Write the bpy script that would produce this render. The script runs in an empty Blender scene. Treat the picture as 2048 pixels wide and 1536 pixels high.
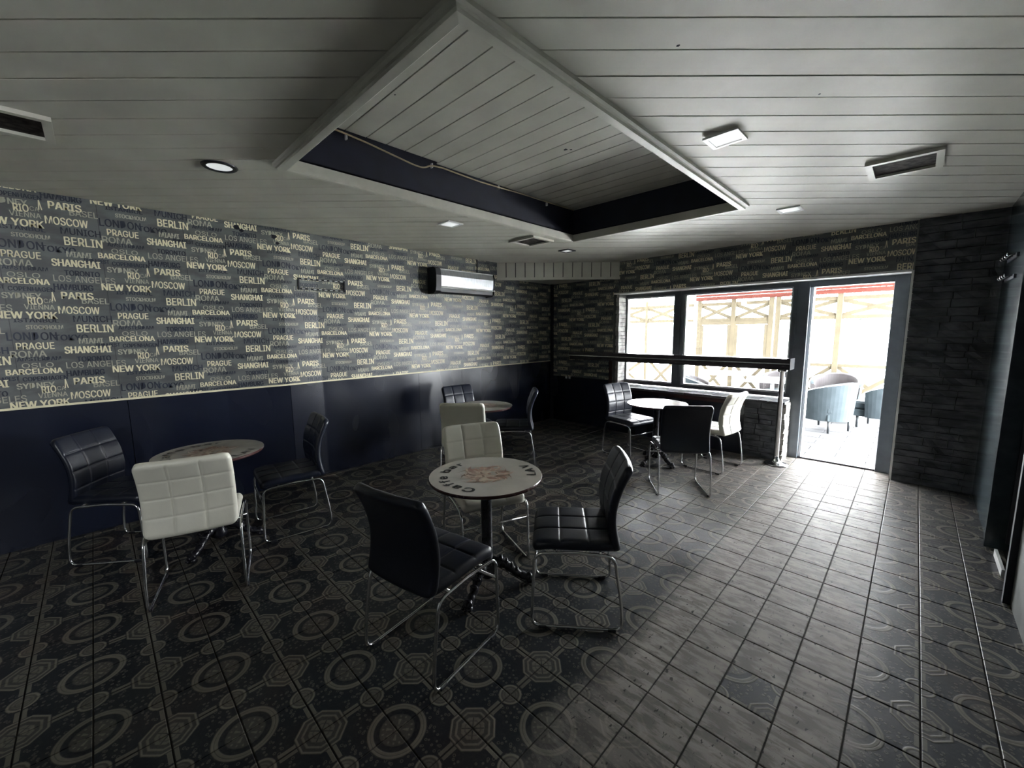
import bpy, bmesh, math, random, os
from mathutils import Vector, Matrix
random.seed(7)
S = bpy.context.scene
COL = S.collection

# ------------------------------------------------------------------ camera
CAM_H = 1.6
cd = bpy.data.cameras.new('camera')
cam = bpy.data.objects.new('camera', cd); COL.objects.link(cam); S.camera = cam
cd.sensor_width = 36.0; cd.lens = 14.358; cd.clip_start = 0.02; cd.clip_end = 300
RM = Matrix(((0.71364349, -0.08307075, 0.69556611), (0.70044879, 0.09764734, -0.70699115), (-0.00918989, 0.99174808, 0.12787219)))
cam.matrix_world = Matrix.Translation((0, 0, CAM_H)) @ RM.to_4x4()

# ------------------------------------------------------------------ light and exposure
SKY = 9.0
w = bpy.data.worlds.new('sky'); S.world = w; w.use_nodes = True
w.node_tree.nodes['Background'].inputs[0].default_value = (0.93, 0.97, 1.0, 1)
w.node_tree.nodes['Background'].inputs[1].default_value = SKY
S.view_settings.view_transform = 'Standard'; S.view_settings.look = 'None'
S.view_settings.gamma = 1; S.view_settings.use_curve_mapping = False
S.view_settings.exposure = 3.68
S.cycles.max_bounces = 10; S.cycles.diffuse_bounces = 6; S.cycles.glossy_bounces = 4
S.cycles.caustics_reflective = False; S.cycles.caustics_refractive = False
S.cycles.sample_clamp_indirect = 12.0

def portal(name, loc, sx, sz):
    l = bpy.data.lights.new(name, 'AREA'); l.shape = 'RECTANGLE'; l.size = sx; l.size_y = sz
    l.cycles.is_portal = True
    o = bpy.data.objects.new(name, l); COL.objects.link(o); o.location = loc
    o.rotation_euler = (math.radians(-90), 0, 0); return o

# ------------------------------------------------------------------ room numbers
XL, XR, YW, YB, ZC = -4.70, 0.52, 5.81, -2.6, 2.65
XO0, XO1, ZO = -3.44, -0.075, 2.17           # the opening holding windows and door
YF = 6.03                                     # front of the window frames
DADO_L, DADO_W = 1.07, 0.80

# ------------------------------------------------------------------ node helper
class NT:
    def __init__(s, name):
        s.m = bpy.data.materials.new(name); s.m.use_nodes = True
        s.t = s.m.node_tree; s.n = s.t.nodes; s.b = s.n['Principled BSDF']
    def node(s, typ, **kw):
        n = s.n.new(typ)
        for k, v in kw.items(): setattr(n, k, v)
        return n
    def link(s, a, b): s.t.links.new(a, b)
    def put(s, sock, v):
        if isinstance(v, (int, float)): sock.default_value = v
        elif isinstance(v, tuple): sock.default_value = v if len(v) == 4 or len(sock.default_value) == 3 else v + (1,)
        else: s.link(v, sock)
    def math(s, op, a, b=0.0, c=None, clamp=False):
        n = s.node('ShaderNodeMath', operation=op); n.use_clamp = clamp
        s.put(n.inputs[0], a); s.put(n.inputs[1], b)
        if c is not None: s.put(n.inputs[2], c)
        return n.outputs[0]
    def step(s, x, lo, hi):                    # smooth 0..1
        n = s.node('ShaderNodeMapRange', interpolation_type='SMOOTHSTEP')
        s.put(n.inputs[0], x); s.put(n.inputs[1], lo); s.put(n.inputs[2], hi)
        return n.outputs[0]
    def band(s, x, lo, hi, e=0.012):
        return s.math('MULTIPLY', s.step(x, lo - e, lo + e), s.math('SUBTRACT', 1.0, s.step(x, hi - e, hi + e)))
    def mix(s, f, a, b):
        n = s.node('ShaderNodeMix', data_type='RGBA')
        s.put(n.inputs[0], f); s.put(n.inputs[6], a); s.put(n.inputs[7], b); return n.outputs[2]
    def noise(s, scale, detail=3, vec=None, rough=0.5):
        n = s.node('ShaderNodeTexNoise'); n.inputs['Scale'].default_value = scale
        n.inputs['Detail'].default_value = detail; n.inputs['Roughness'].default_value = rough
        if vec is not None: s.link(vec, n.inputs['Vector'])
        return n.outputs['Fac']
    def obj(s): return s.node('ShaderNodeTexCoord').outputs['Object']
    def pos(s): return s.node('ShaderNodeNewGeometry').outputs['Position']
    def scaled(s, vec, sc):
        n = s.node('ShaderNodeMapping'); s.link(vec, n.inputs[0]); n.inputs['Scale'].default_value = sc; return n.outputs[0]
    def xyz(s, vec):
        n = s.node('ShaderNodeSeparateXYZ'); s.link(vec, n.inputs[0]); return n.outputs
    def bump(s, h, strength=0.3, dist=0.002):
        n = s.node('ShaderNodeBump'); n.inputs['Strength'].default_value = strength; n.inputs['Distance'].default_value = dist
        s.link(h, n.inputs['Height']); s.link(n.outputs[0], s.b.inputs['Normal'])
    def set(s, **kw):
        names = dict(color='Base Color', rough='Roughness', metal='Metallic', spec='Specular IOR Level', coat='Coat Weight')
        for k, v in kw.items(): s.put(s.b.inputs[names[k]], v)
        return s

def plain(name, col, rough=0.5, metal=0.0, var=0.12, scale=9.0, bump=0.0, bscale=60, spec=0.5, stretch=(1, 1, 1)):
    t = NT(name); v = t.scaled(t.pos(), stretch)
    f = t.noise(scale, 4, v)
    a = tuple(c * (1 - var) for c in col); b = tuple(min(1, c * (1 + var)) for c in col)
    t.set(color=t.mix(t.step(f, 0.3, 0.7), a, b), metal=metal, spec=spec)
    r = t.math('MULTIPLY_ADD', t.noise(scale * 2, 3, v), 0.14, rough - 0.07)
    t.set(rough=r)
    if bump: t.bump(t.noise(bscale, 4, v), bump, 0.002)
    return t.m

M = {}
M['ceiling'] = plain('ceiling_paint', (0.58, 0.565, 0.50), 0.55, var=0.06, scale=3, bump=0.15, bscale=25)
M['frame_paint'] = plain('frame_paint', (0.60, 0.585, 0.52), 0.45, var=0.05)
M['dark_void'] = plain('dark_void', (0.005, 0.006, 0.014), 0.8)
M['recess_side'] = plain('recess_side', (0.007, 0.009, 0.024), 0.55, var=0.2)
M['cream_letter'] = plain('cream_letter', (0.78, 0.72, 0.50), 0.42, var=0.06, scale=6)
M['grey_letter'] = plain('grey_letter', (0.40, 0.385, 0.30), 0.42, var=0.1, scale=6)
M['dark_letter'] = plain('dark_letter', (0.016, 0.022, 0.040), 0.42, var=0.3, scale=6)
M['chrome'] = plain('chrome', (0.72, 0.73, 0.74), 0.16, 1.0, var=0.05)
M['steel'] = plain('brushed_steel', (0.62, 0.63, 0.66), 0.30, 1.0, var=0.1, stretch=(1, 12, 1))
M['matte_black'] = plain('matte_black', (0.006, 0.007, 0.010), 0.9, spec=0.05)
M['black_plastic'] = plain('black_plastic', (0.010, 0.011, 0.016), 0.45, var=0.2)
M['iron'] = plain('cast_iron', (0.010, 0.010, 0.015), 0.28, var=0.25, bump=0.2, bscale=40)
M['table_edge'] = plain('table_edge', (0.070, 0.032, 0.032), 0.25, var=0.15)
M['white_plastic'] = plain('white_plastic', (0.80, 0.81, 0.80), 0.4, var=0.03)
t = NT('lamp_lens'); t.set(color=(0.86, 0.87, 0.86), rough=0.35); t.b.inputs['Emission Color'].default_value = (0.95, 1, 1, 1); t.b.inputs['Emission Strength'].default_value = 0.045; M['lens'] = t.m
M['grille'] = plain('grille_dust', (0.050, 0.042, 0.040), 0.85, var=0.5, scale=30, spec=0.1)
M['grey_frame'] = plain('grey_window_frame', (0.085, 0.098, 0.115), 0.38, var=0.1)
M['white_pvc'] = plain('white_frame_side', (0.75, 0.77, 0.80), 0.4, var=0.03)
M['plaster'] = plain('grey_plaster', (0.16, 0.165, 0.16), 0.7, var=0.25, scale=5, bump=0.4, bscale=30)
M['white_plaster'] = plain('white_plaster', (0.72, 0.72, 0.70), 0.7, var=0.08, bump=0.3, bscale=30)
M['dark_wood'] = plain('dark_red_wood', (0.040, 0.013, 0.012), 0.4, var=0.4, scale=5, stretch=(1, 8, 8))
M['bar_wood'] = plain('dark_bar_wood', (0.025, 0.020, 0.024), 0.25, var=0.3, scale=4, stretch=(1, 8, 8))
M['red'] = plain('red_boards', (0.062, 0.016, 0.011), 0.7, var=0.12, spec=0.15, scale=3, stretch=(1, 10, 10))
M['beige_wood'] = plain('cream_timber', (0.066, 0.055, 0.036), 0.7, var=0.1, spec=0.15, scale=4)
M['terrace_tile'] = plain('terrace_tile', (0.060, 0.060, 0.063), 0.7, var=0.07, scale=4, spec=0.1)
M['terrace_base'] = plain('terrace_grout', (0.02, 0.02, 0.02), 0.8)
M['grey_velvet'] = plain('grey_upholstery', (0.026, 0.033, 0.037), 0.85, var=0.1, spec=0.1)
M['brown_velvet'] = plain('brown_upholstery', (0.016, 0.012, 0.013), 0.7, var=0.15)
M['dark_leg'] = plain('dark_chair_leg', (0.01, 0.012, 0.014), 0.5)
M['white_top'] = plain('white_tabletop', (0.75, 0.75, 0.74), 0.35, var=0.04)
M['leaf'] = plain('foliage', (0.03, 0.04, 0.028), 0.6, var=0.4, scale=3)
M['bark'] = plain('bark', (0.10, 0.09, 0.08), 0.8, var=0.3)
M['ground'] = plain('pale_ground', (0.62, 0.62, 0.60), 0.9, var=0.08, scale=0.6)
M['cable'] = plain('cable_sheath', (0.42, 0.33, 0.20), 0.5, var=0.2)
M['grout'] = plain('floor_grout', (0.030, 0.027, 0.025), 0.8, var=0.3)
M['door_paint'] = plain('dark_door_paint', (0.006, 0.007, 0.016), 0.4, var=0.2)
M['teal_paint'] = plain('dark_teal_paint', (0.030, 0.042, 0.048), 0.22, var=0.2)
M['grey_plaster2'] = plain('shade_wall_plaster', (0.25, 0.24, 0.22), 0.7, var=0.1)
M['stone'] = plain('ledge_stone', (0.078, 0.082, 0.092), 0.75, var=0.55, scale=7, bump=0.8, bscale=18, stretch=(1, 1, 2.5))
M['lit_stone'] = plain('lit_ledge_stone', (0.34, 0.33, 0.31), 0.75, var=0.35, scale=9, bump=0.6, bscale=20)  # ledge stone with the daylight on it put into the colour
M['glass'] = None
t = NT('window_glass')
tr = t.node('ShaderNodeBsdfTransparent'); gl = t.node('ShaderNodeBsdfGlossy'); gl.inputs['Roughness'].default_value = 0.02
fr = t.node('ShaderNodeFresnel'); fr.inputs[0].default_value = 1.45
mx = t.node('ShaderNodeMixShader'); t.link(fr.outputs[0], mx.inputs[0]); t.link(tr.outputs[0], mx.inputs[1]); t.link(gl.outputs[0], mx.inputs[2])
t.link(mx.outputs[0], t.n['Material Output'].inputs[0]); M['glass'] = t.m

# wallpaper ground: mid grey paper with darker blurred blocks and hairline roll seams
t = NT('city_wallpaper'); p = t.pos()
f = t.noise(5.0, 4, t.scaled(p, (1, 1, 2.5)))
col = t.mix(t.step(f, 0.35, 0.65), (0.075, 0.080, 0.082), (0.125, 0.132, 0.132))
y = t.xyz(p)
seam = t.math('LESS_THAN', t.math('FRACT', t.math('DIVIDE', t.math('ADD', t.math('SUBTRACT', y[1], y[0]), 20.17), 0.5315)), 0.008)
t.set(color=t.mix(t.math('MULTIPLY', seam, 0.7), col, (0.02, 0.022, 0.025)), rough=0.37, spec=0.6)
t.bump(t.noise(8, 3, p), 0.3, 0.01); M['paper'] = t.m

# dado: black gloss paint rolled on board, slightly wavy
t = NT('black_gloss_dado'); p = t.pos()
t.set(color=t.mix(t.noise(2.5, 3, p), (0.003, 0.005, 0.016), (0.007, 0.011, 0.026)), spec=0.75)
t.set(rough=t.math('MULTIPLY_ADD', t.noise(3.0, 0, t.scaled(p, (1, 1, 0.5))), 0.10, 0.21))
t.bump(t.noise(4.0, 0, t.scaled(p, (1, 1.0, 0.35))), 0.03, 0.02); M['dado'] = t.m

def leather(name, col, rough):
    t = NT(name); o = t.obj()
    t.set(color=t.mix(t.noise(6, 3, o), tuple(c * 0.88 for c in col), tuple(min(1, c * 1.08) for c in col)), rough=t.math('MULTIPLY_ADD', t.noise(12, 3, o), 0.12, rough - 0.06))
    v = t.node('ShaderNodeTexVoronoi'); v.inputs['Scale'].default_value = 260; t.link(o, v.inputs['Vector'])
    h = t.math('ADD', t.math('MULTIPLY', v.outputs['Distance'], 0.15), t.math('MULTIPLY', t.noise(14, 3, o), 1.0))
    t.bump(h, 0.25, 0.003); return t.m
M['black_leather'] = leather('black_leatherette', (0.007, 0.010, 0.022), 0.36)
M['white_leather'] = leather('white_leatherette', (0.84, 0.82, 0.71), 0.42)

# ------------------------------------------------------------------ floor tile material
def tile_material(name, wear_on):
    t = NT(name)
    uv = t.node('ShaderNodeUVMap').outputs[0]; c = t.xyz(uv); u, v = c[0], c[1]
    def dist(a, b):
        return t.math('SQRT', t.math('ADD', t.math('POWER', t.math('ABSOLUTE', t.math('SUBTRACT', u, a)), 2.0), t.math('POWER', t.math('ABSOLUTE', t.math('SUBTRACT', v, b)), 2.0)))
    r0, r1, r2 = dist(0.0, 0.0), dist(1.0, 0.0), dist(0.0, 1.0)
    ax = t.math('ABSOLUTE', t.math('SUBTRACT', u, 1.0)); ay = t.math('ABSOLUTE', t.math('SUBTRACT', v, 1.0))
    oc = t.math('MAXIMUM', t.math('MAXIMUM', ax, ay), t.math('MULTIPLY', t.math('ADD', ax, ay), 0.7071))
    vor = t.node('ShaderNodeTexVoronoi'); vor.inputs['Scale'].default_value = 11; t.link(uv, vor.inputs['Vector'])
    vd = vor.outputs['Distance']
    ornament = t.band(vd, 0.18, 0.34, 0.05)
    grain = t.noise(14, 4, uv)
    acc = t.math('MULTIPLY', ornament, 0.32)
    def over(mask, val):
        nonlocal acc
        n = t.node('ShaderNodeMix', data_type='FLOAT'); t.put(n.inputs[0], mask); t.put(n.inputs[2], acc); t.put(n.inputs[3], val); acc = n.outputs[0]
    inside = lambda r, R: t.math('SUBTRACT', 1.0, t.step(r, R - 0.012, R + 0.012))
    # bars between the round bosses
    for a, b in ((u, v), (v, u)):
        near = t.math('LESS_THAN', t.math('ABSOLUTE', t.math('SUBTRACT', a, 1.0)), 0.085)
        bar = t.math('MULTIPLY', near, t.band(b, 0.27, 0.56))
        over(bar, 0.62)
        over(t.math('MULTIPLY', t.math('LESS_THAN', t.math('ABSOLUTE', t.math('SUBTRACT', a, 1.0)), 0.018), t.band(b, 0.24, 0.6)), 0.15)
    # small bosses at two corners
    for r in (r1, r2):
        over(inside(r, 0.235), 0.30); over(t.band(r, 0.190, 0.228), 0.85); over(inside(r, 0.155), 0.50); over(t.band(r, 0.10, 0.12), 0.3)
    # octagon
    over(inside(oc, 0.43), 0.22); over(t.band(oc, 0.385, 0.418), 0.85); over(t.band(oc, 0.285, 0.325), 0.72)
    over(inside(oc, 0.215), 0.62); over(t.band(oc, 0.13, 0.155), 0.35)
    cross = t.math('LESS_THAN', t.math('ABSOLUTE', t.math('SUBTRACT', ax, ay)), 0.018)
    over(t.math('MULTIPLY', cross, inside(oc, 0.215)), 0.20)
    # big medallion
    over(inside(r0, 0.555), 0.10); over(t.band(r0, 0.425, 0.535), 0.74); over(t.band(r0, 0.478, 0.492, 0.006), 0.45)
    over(t.band(r0, 0.325, 0.415), 0.03); over(inside(r0, 0.315), 0.30)
    ang = t.math('ARCTAN2', v, u)
    petal = t.step(t.math('COSINE', t.math('MULTIPLY', ang, 8.0)), 0.2, 0.75)
    over(t.math('MULTIPLY', petal, t.band(r0, 0.10, 0.21)), 0.70)
    dots = t.step(t.math('COSINE', t.math('MULTIPLY', ang, 16.0)), 0.3, 0.8)
    over(t.math('MULTIPLY', dots, t.band(r0, 0.245, 0.285)), 0.65)
    over(inside(r0, 0.06), 0.6)
    pat = t.math('ADD', acc, t.math('MULTIPLY', t.math('SUBTRACT', grain, 0.5), 0.30), clamp=True)
    p = t.pos(); wn = t.noise(2.2, 4, p)
    colr = t.mix(pat, (0.010, 0.014, 0.020), (0.215, 0.198, 0.160))
    # brownish and greyish patches, as the glaze is
    colr = t.mix(t.math('MULTIPLY', t.step(wn, 0.45, 0.7), 0.5), colr, t.mix(pat, (0.026, 0.017, 0.015), (0.230, 0.170, 0.135)))
    bumpamt = acc
    if wear_on:
        q = t.xyz(p)
        d = t.math('ABSOLUTE', t.math('ADD', q[0], 0.50))
        w1 = t.math('SUBTRACT', 1.0, t.step(t.math('ADD', d, t.math('MULTIPLY', t.math('SUBTRACT', wn, 0.5), 0.36)), 0.33, 0.52))
        w1 = t.math('MULTIPLY', w1, t.step(q[1], 0.5, 1.9))
        # wear spreads to the tables near the windows
        w2 = t.math('MULTIPLY', t.step(q[1], 2.2, 4.6), t.math('SUBTRACT', 1.0, t.step(t.math('ABSOLUTE', t.math('ADD', q[0], 0.8)), 0.5, 1.5)))
        wear = t.math('MAXIMUM', w1, t.math('MULTIPLY', w2, 0.38), clamp=True)
        wear = t.math('MULTIPLY', wear, t.math('MULTIPLY_ADD', t.noise(9, 4, p), 0.5, 0.72), clamp=True)
        scr = t.noise(8, 6, t.scaled(p, (1.0, 3.6, 1.0)), 0.65)
        worn = t.mix(t.step(scr, 0.43, 0.57), (0.210, 0.187, 0.170), (0.400, 0.360, 0.330))
        spots = t.step(t.noise(26, 5, t.scaled(p, (2.2, 1, 1))), 0.635, 0.68)
        worn = t.mix(spots, worn, (0.022, 0.020, 0.019))
        colr = t.mix(wear, colr, worn)
        t.set(rough=t.math('MULTIPLY_ADD', wear, 0.16, t.math('MULTIPLY_ADD', grain, 0.16, 0.36)))
        h = t.math('ADD', t.math('MULTIPLY', acc, t.math('SUBTRACT', 1.0, wear)), t.math('MULTIPLY', scr, 0.55))
    else:
        t.set(rough=t.math('MULTIPLY_ADD', grain, 0.25, 0.34)); h = acc
    t.set(color=colr, spec=t.math('MULTIPLY_ADD', wear, 0.02, 0.28) if wear_on else 0.3); t.bump(h, 0.35, 0.0025)
    return t.m
M['tile'] = tile_material('patterned_floor_tile', True)
M['new_tile'] = tile_material('fresh_floor_tile', False)

# ------------------------------------------------------------------ mesh helpers
def link(name, me, mats, parent=None, loc=(0, 0, 0), rot=(0, 0, 0)):
    o = bpy.data.objects.new(name, me); COL.objects.link(o)
    if mats is not None:
        for m in (mats if isinstance(mats, (list, tuple)) else [mats]): me.materials.append(m)
    o.parent = parent; o.location = loc; o.rotation_euler = rot
    return o
def mesh(name, bm, smooth=False):
    bmesh.ops.recalc_face_normals(bm, faces=bm.faces[:])
    me = bpy.data.meshes.new(name); bm.to_mesh(me); bm.free()
    if smooth:
        for p in me.polygons: p.use_smooth = True
    return me
def obj(name, bm, mat, parent=None, smooth=False, **kw): return link(name, mesh(name, bm, smooth), mat, parent, **kw)
def empty(name, label, cat, loc=(0, 0, 0), rz=0.0, group=None):
    o = bpy.data.objects.new(name, None); COL.objects.link(o); o.location = loc; o.rotation_euler = (0, 0, rz)
    o['label'] = label; o['category'] = cat
    if group: o['group'] = group
    return o
def tag(o, label, cat, group=None):
    o['label'] = label; o['category'] = cat
    if group: o['group'] = group
    return o
def struct(o): o['kind'] = 'structure'; return o
def box(bm, x0, x1, y0, y1, z0, z1, bev=0.0):
    r = bmesh.ops.create_cube(bm, size=1.0); vs = r['verts']
    for v in vs:
        v.co = Vector(((x0 + x1) / 2 + v.co.x * (x1 - x0), (y0 + y1) / 2 + v.co.y * (y1 - y0), (z0 + z1) / 2 + v.co.z * (z1 - z0)))
    if bev:
        es = list({e for v in vs for e in v.link_edges})
        bmesh.ops.bevel(bm, geom=es, offset=bev, segments=1, affect='EDGES', profile=0.7)
    return vs
def bx(*a, bev=0.0):
    bm = bmesh.new(); box(bm, *a, bev=bev); return bm
def boxobj(name, dims, mat, parent=None, bev=0.0): return obj(name, bx(*dims, bev=bev), mat, parent)
def beam(bm, a, b, wd, th, up=Vector((0, 1, 0))):
    a, b = Vector(a), Vector(b); d = (b - a); L = d.length; d.normalize()
    n = up.normalized(); s = d.cross(n).normalized()
    vs = []
    for t_ in (a, b):
        for i, j in ((-1, -1), (1, -1), (1, 1), (-1, 1)): vs.append(bm.verts.new(t_ + s * i * wd / 2 + n * j * th / 2))
    for f in ((0, 1, 2, 3), (7, 6, 5, 4), (0, 4, 5, 1), (1, 5, 6, 2), (2, 6, 7, 3), (3, 7, 4, 0)): bm.faces.new([vs[k] for k in f])
def lathe(bm, prof, n=32, c=(0, 0)):
    rings = []
    for r, z in prof:
        if r < 1e-6: rings.append([bm.verts.new((c[0], c[1], z))])
        else: rings.append([bm.verts.new((c[0] + r * math.cos(2 * math.pi * k / n), c[1] + r * math.sin(2 * math.pi * k / n), z)) for k in range(n)])
    for A, B in zip(rings, rings[1:]):
        for k in range(n):
            k2 = (k + 1) % n
            if len(A) == 1 and len(B) == 1: continue
            if len(A) == 1: bm.faces.new((A[0], B[k], B[k2]))
            elif len(B) == 1: bm.faces.new((A[k], B[0], A[k2]))
            else: bm.faces.new((A[k], B[k], B[k2], A[k2]))
def tube(bm, pts, r, closed=False, n=10, cap=True):
    pts = [Vector(p) for p in pts]; N = len(pts); rings = []
    rr = r if isinstance(r, (list, tuple)) else [r] * N
    prev = None
    for i in range(N):
        if closed: d = pts[(i + 1) % N] - pts[i - 1]
        else: d = pts[min(i + 1, N - 1)] - pts[max(i - 1, 0)]
        d.normalize()
        if prev is None:
            a = Vector((1, 0, 0)) if abs(d.x) < 0.9 else Vector((0, 1, 0))
            u = d.cross(a).normalized()
        else: u = (prev - d * prev.dot(d)).normalized()
        prev = u; v = d.cross(u)
        rings.append([bm.verts.new(pts[i] + (u * math.cos(2 * math.pi * k / n) + v * math.sin(2 * math.pi * k / n)) * rr[i]) for k in range(n)])
    R = range(N) if closed else range(N - 1)
    for i in R:
        A, B = rings[i], rings[(i + 1) % N]
        off = 0
        if closed and i == N - 1:
            off = min(range(n), key=lambda o: (A[0].co - B[o].co).length)
        for k in range(n): bm.faces.new((A[k], B[(k + off) % n], B[(k + 1 + off) % n], A[(k + 1) % n]))
    if cap and not closed: bm.faces.new(rings[0]); bm.faces.new(rings[-1][::-1])
def fillet(pts, r, closed=False, n=5):
    pts = [Vector(p) for p in pts]; out = []; N = len(pts)
    for i, p in enumerate(pts):
        if not closed and i in (0, N - 1): out.append(p); continue
        a, b = pts[i - 1], pts[(i + 1) % N]
        da, db = (a - p), (b - p); ra = min(r, da.length * 0.45, db.length * 0.45)
        s, e = p + da.normalized() * ra, p + db.normalized() * ra
        for k in range(n + 1):
            t_ = k / n; out.append((1 - t_) ** 2 * s + 2 * t_ * (1 - t_) * p + t_ ** 2 * e)
    return out
def prism(bm, poly, z0, z1):
    a = [bm.verts.new((x, y, z0)) for x, y in poly]; b = [bm.verts.new((x, y, z1)) for x, y in poly]
    bm.faces.new(a[::-1]); bm.faces.new(b); n = len(poly)
    for i in range(n): bm.faces.new((a[i], a[(i + 1) % n], b[(i + 1) % n], b[i]))
def clip(poly, nx, ny, d):                    # keep nx*x+ny*y <= d
    out = []; n = len(poly)
    for i in range(n):
        a, b = poly[i], poly[(i + 1) % n]
        fa, fb = nx * a[0] + ny * a[1] - d, nx * b[0] + ny * b[1] - d
        if fa <= 0: out.append(a)
        if fa * fb < 0:
            t_ = fa / (fa - fb); out.append((a[0] + (b[0] - a[0]) * t_, a[1] + (b[1] - a[1]) * t_))
    return out
def area(p): return abs(sum(p[i][0] * p[(i + 1) % len(p)][1] - p[(i + 1) % len(p)][0] * p[i][1] for i in range(len(p)))) / 2 if len(p) > 2 else 0
def project(x, y, z):
    c = RM.transposed() @ Vector((x, y, z - CAM_H))
    if c.z > -0.05: return None
    return (1024 + 816.8 * c.x / -c.z, 768 - 816.8 * c.y / -c.z)

# ------------------------------------------------------------------ floor
fl = struct(boxobj('floor', (XL - 0.3, XR + 1.2, YB - 0.2, YF + 0.10, -0.12, -0.006), M['grout']))
TS, G = 0.2165, 0.0028
def tile_verts(h=TS / 2 - G, c=0.0025, d=-0.006):
    V = []
    for hh, z in ((h, d), (h, -0.0012), (h - c, 0.0)):
        V += [(-hh, -hh, z), (hh, -hh, z), (hh, hh, z), (-hh, hh, z)]
    F = [(8, 9, 10, 11)]
    for a in (0, 4):
        for k in range(4): F.append((a + k, a + (k + 1) % 4, a + 4 + (k + 1) % 4, a + 4 + k))
    return V, F
def tile_mesh(name, mat):
    V, F = tile_verts(); me = bpy.data.meshes.new(name); me.from_pydata(V, [], F); me.update()
    uvl = me.uv_layers.new(name='UVMap')
    for lp in me.loops:
        co = me.vertices[lp.vertex_index].co; uvl.data[lp.index].uv = (co.x / TS + 0.5, co.y / TS + 0.5)
    me.materials.append(mat); return me
TM, TMN = tile_mesh('tile', M['tile']), tile_mesh('tile_fresh', M['new_tile'])
X0T, Y0T = -0.071 - 6 * TS, 0.709
cells = []
for i in range(-20, 12):
    for j in range(-18, 30):
        x0, y0 = X0T + i * TS, Y0T + j * TS; cx, cy = x0 + TS / 2, y0 + TS / 2
        if cx < XL - 0.12 or cx > XR + 0.12 or cy < YB or cy > YF: continue
        if cy > YW + 0.02 and not (XO0 < cx < XO1): continue
        if cx > XR and not (3.5 < cy < 4.5): continue
        rot = {(0, 0): 0, (1, 0): 1, (1, 1): 2, (0, 1): 3}[(i % 2, j % 2)]
        pr = project(cx, cy, 0)
        vis = pr is not None and -40 < pr[0] < 2090 and -40 < pr[1] < 1590
        cells.append((not vis, math.hypot(cx, cy), cx, cy, rot))
cells.sort()
fresh = [(-0.421, 1.916), (0.061, 3.324), (0.288, 3.475)]
for hid, d_, cx, cy, rot in cells[:300]:
    isf = any(abs(cx - a) < TS / 2 and abs(cy - b) < TS / 2 for a, b in fresh)
    o = bpy.data.objects.new('tile', TMN if isf else TM); COL.objects.link(o); o.parent = fl
    o.location = (cx, cy, random.uniform(-0.0006, 0.0004)); o.rotation_euler = (random.uniform(-0.0025, 0.0025), random.uniform(-0.0025, 0.0025), rot * math.pi / 2)
V, F, UV = [], [], []
tv, tf = tile_verts()
for hid, d_, cx, cy, rot in cells[300:]:
    c, s = round(math.cos(rot * math.pi / 2)), round(math.sin(rot * math.pi / 2)); b = len(V); dz = random.uniform(-0.0006, 0.0004)
    V += [(cx + x * c - y * s, cy + x * s + y * c, z + dz) for x, y, z in tv]; UV += [(x / TS + 0.5, y / TS + 0.5) for x, y, z in tv]
    F += [tuple(b + k for k in f) for f in tf]
me = bpy.data.meshes.new('far_tiles'); me.from_pydata(V, [], F); me.update(); uvl = me.uv_layers.new(name='UVMap')
for lp in me.loops: uvl.data[lp.index].uv = UV[lp.vertex_index]
o = link('far_tiles', me, M['tile'], fl); o['kind'] = 'stuff'

# ------------------------------------------------------------------ walls
def wall_x(yy):                               # shallow ridge in the left wall
    if yy < 0.85 or yy > 1.75: return XL
    return XL + 0.04 * ((yy - 0.85) / 0.55 if yy < 1.40 else (1.75 - yy) / 0.35)
ridge = [YB, 0.85, 1.40, 1.75, YW]
def wall_strip(bm, off0, off1, ya, yb, z0, z1):
    ys = [ya] + [v for v in ridge if ya < v < yb] + [yb]
    prism(bm, [(wall_x(v) + off1, v) for v in ys] + [(wall_x(v) + off0, v) for v in reversed(ys)], z0, z1)
bm = bmesh.new(); wall_strip(bm, -0.2, -0.001, YB, YW + 0.02, -0.05, 3.1); wl = struct(obj('wall_left', bm, M['plaster']))
bm = bmesh.new()
box(bm, XL - 0.2, XO0, YW, YW + 0.30, -0.05, 3.1); box(bm, XO0, XO1, YW, YW + 0.30, ZO, 3.1)
box(bm, XO1, XR + 0.2, YW, YW + 0.30, -0.05, 3.1)
ww = struct(obj('wall_front', bm, M['plaster']))
boxobj('reveal_lining', (XO1 - 0.006, XO1 + 0.02, YW - 0.006, YF + 0.02, 0.0, ZO), M['white_plaster'], ww)
boxobj('header_lining', (XO0, XO1, YW - 0.004, YF + 0.02, ZO - 0.012, ZO + 0.01), M['white_plaster'], ww)
boxobj('ledge_bed', (XO0, -1.07, 5.735, YF + 0.28, 0.0, 0.705), M['black_plastic'], ww)
DY0, DY1, DZ = 3.60, 4.46, 2.10
BW0, BW1, BZ0, BZ1 = -2.45, -1.88, 1.98, 2.46        # unseen fill window added high in the right wall, behind the camera
bm = bmesh.new(); box(bm, XR, XR + 0.12, YB, BW0, -0.05, 3.1); box(bm, XR, XR + 0.12, BW1, DY0, -0.05, 3.1); box(bm, XR, XR + 0.12, BW0, BW1, -0.05, BZ0); box(bm, XR, XR + 0.12, BW0, BW1, BZ1, 3.1); box(bm, XR, XR + 0.12, DY1, YW, -0.05, 3.1); box(bm, XR, XR + 0.12, DY0, DY1, DZ, 3.1)
wr = struct(obj('wall_right', bm, M['plaster']))
struct(boxobj('wall_back', (XL - 0.2, XR + 0.2, YB - 0.15, YB, -0.05, 3.1), M['plaster']))
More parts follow.
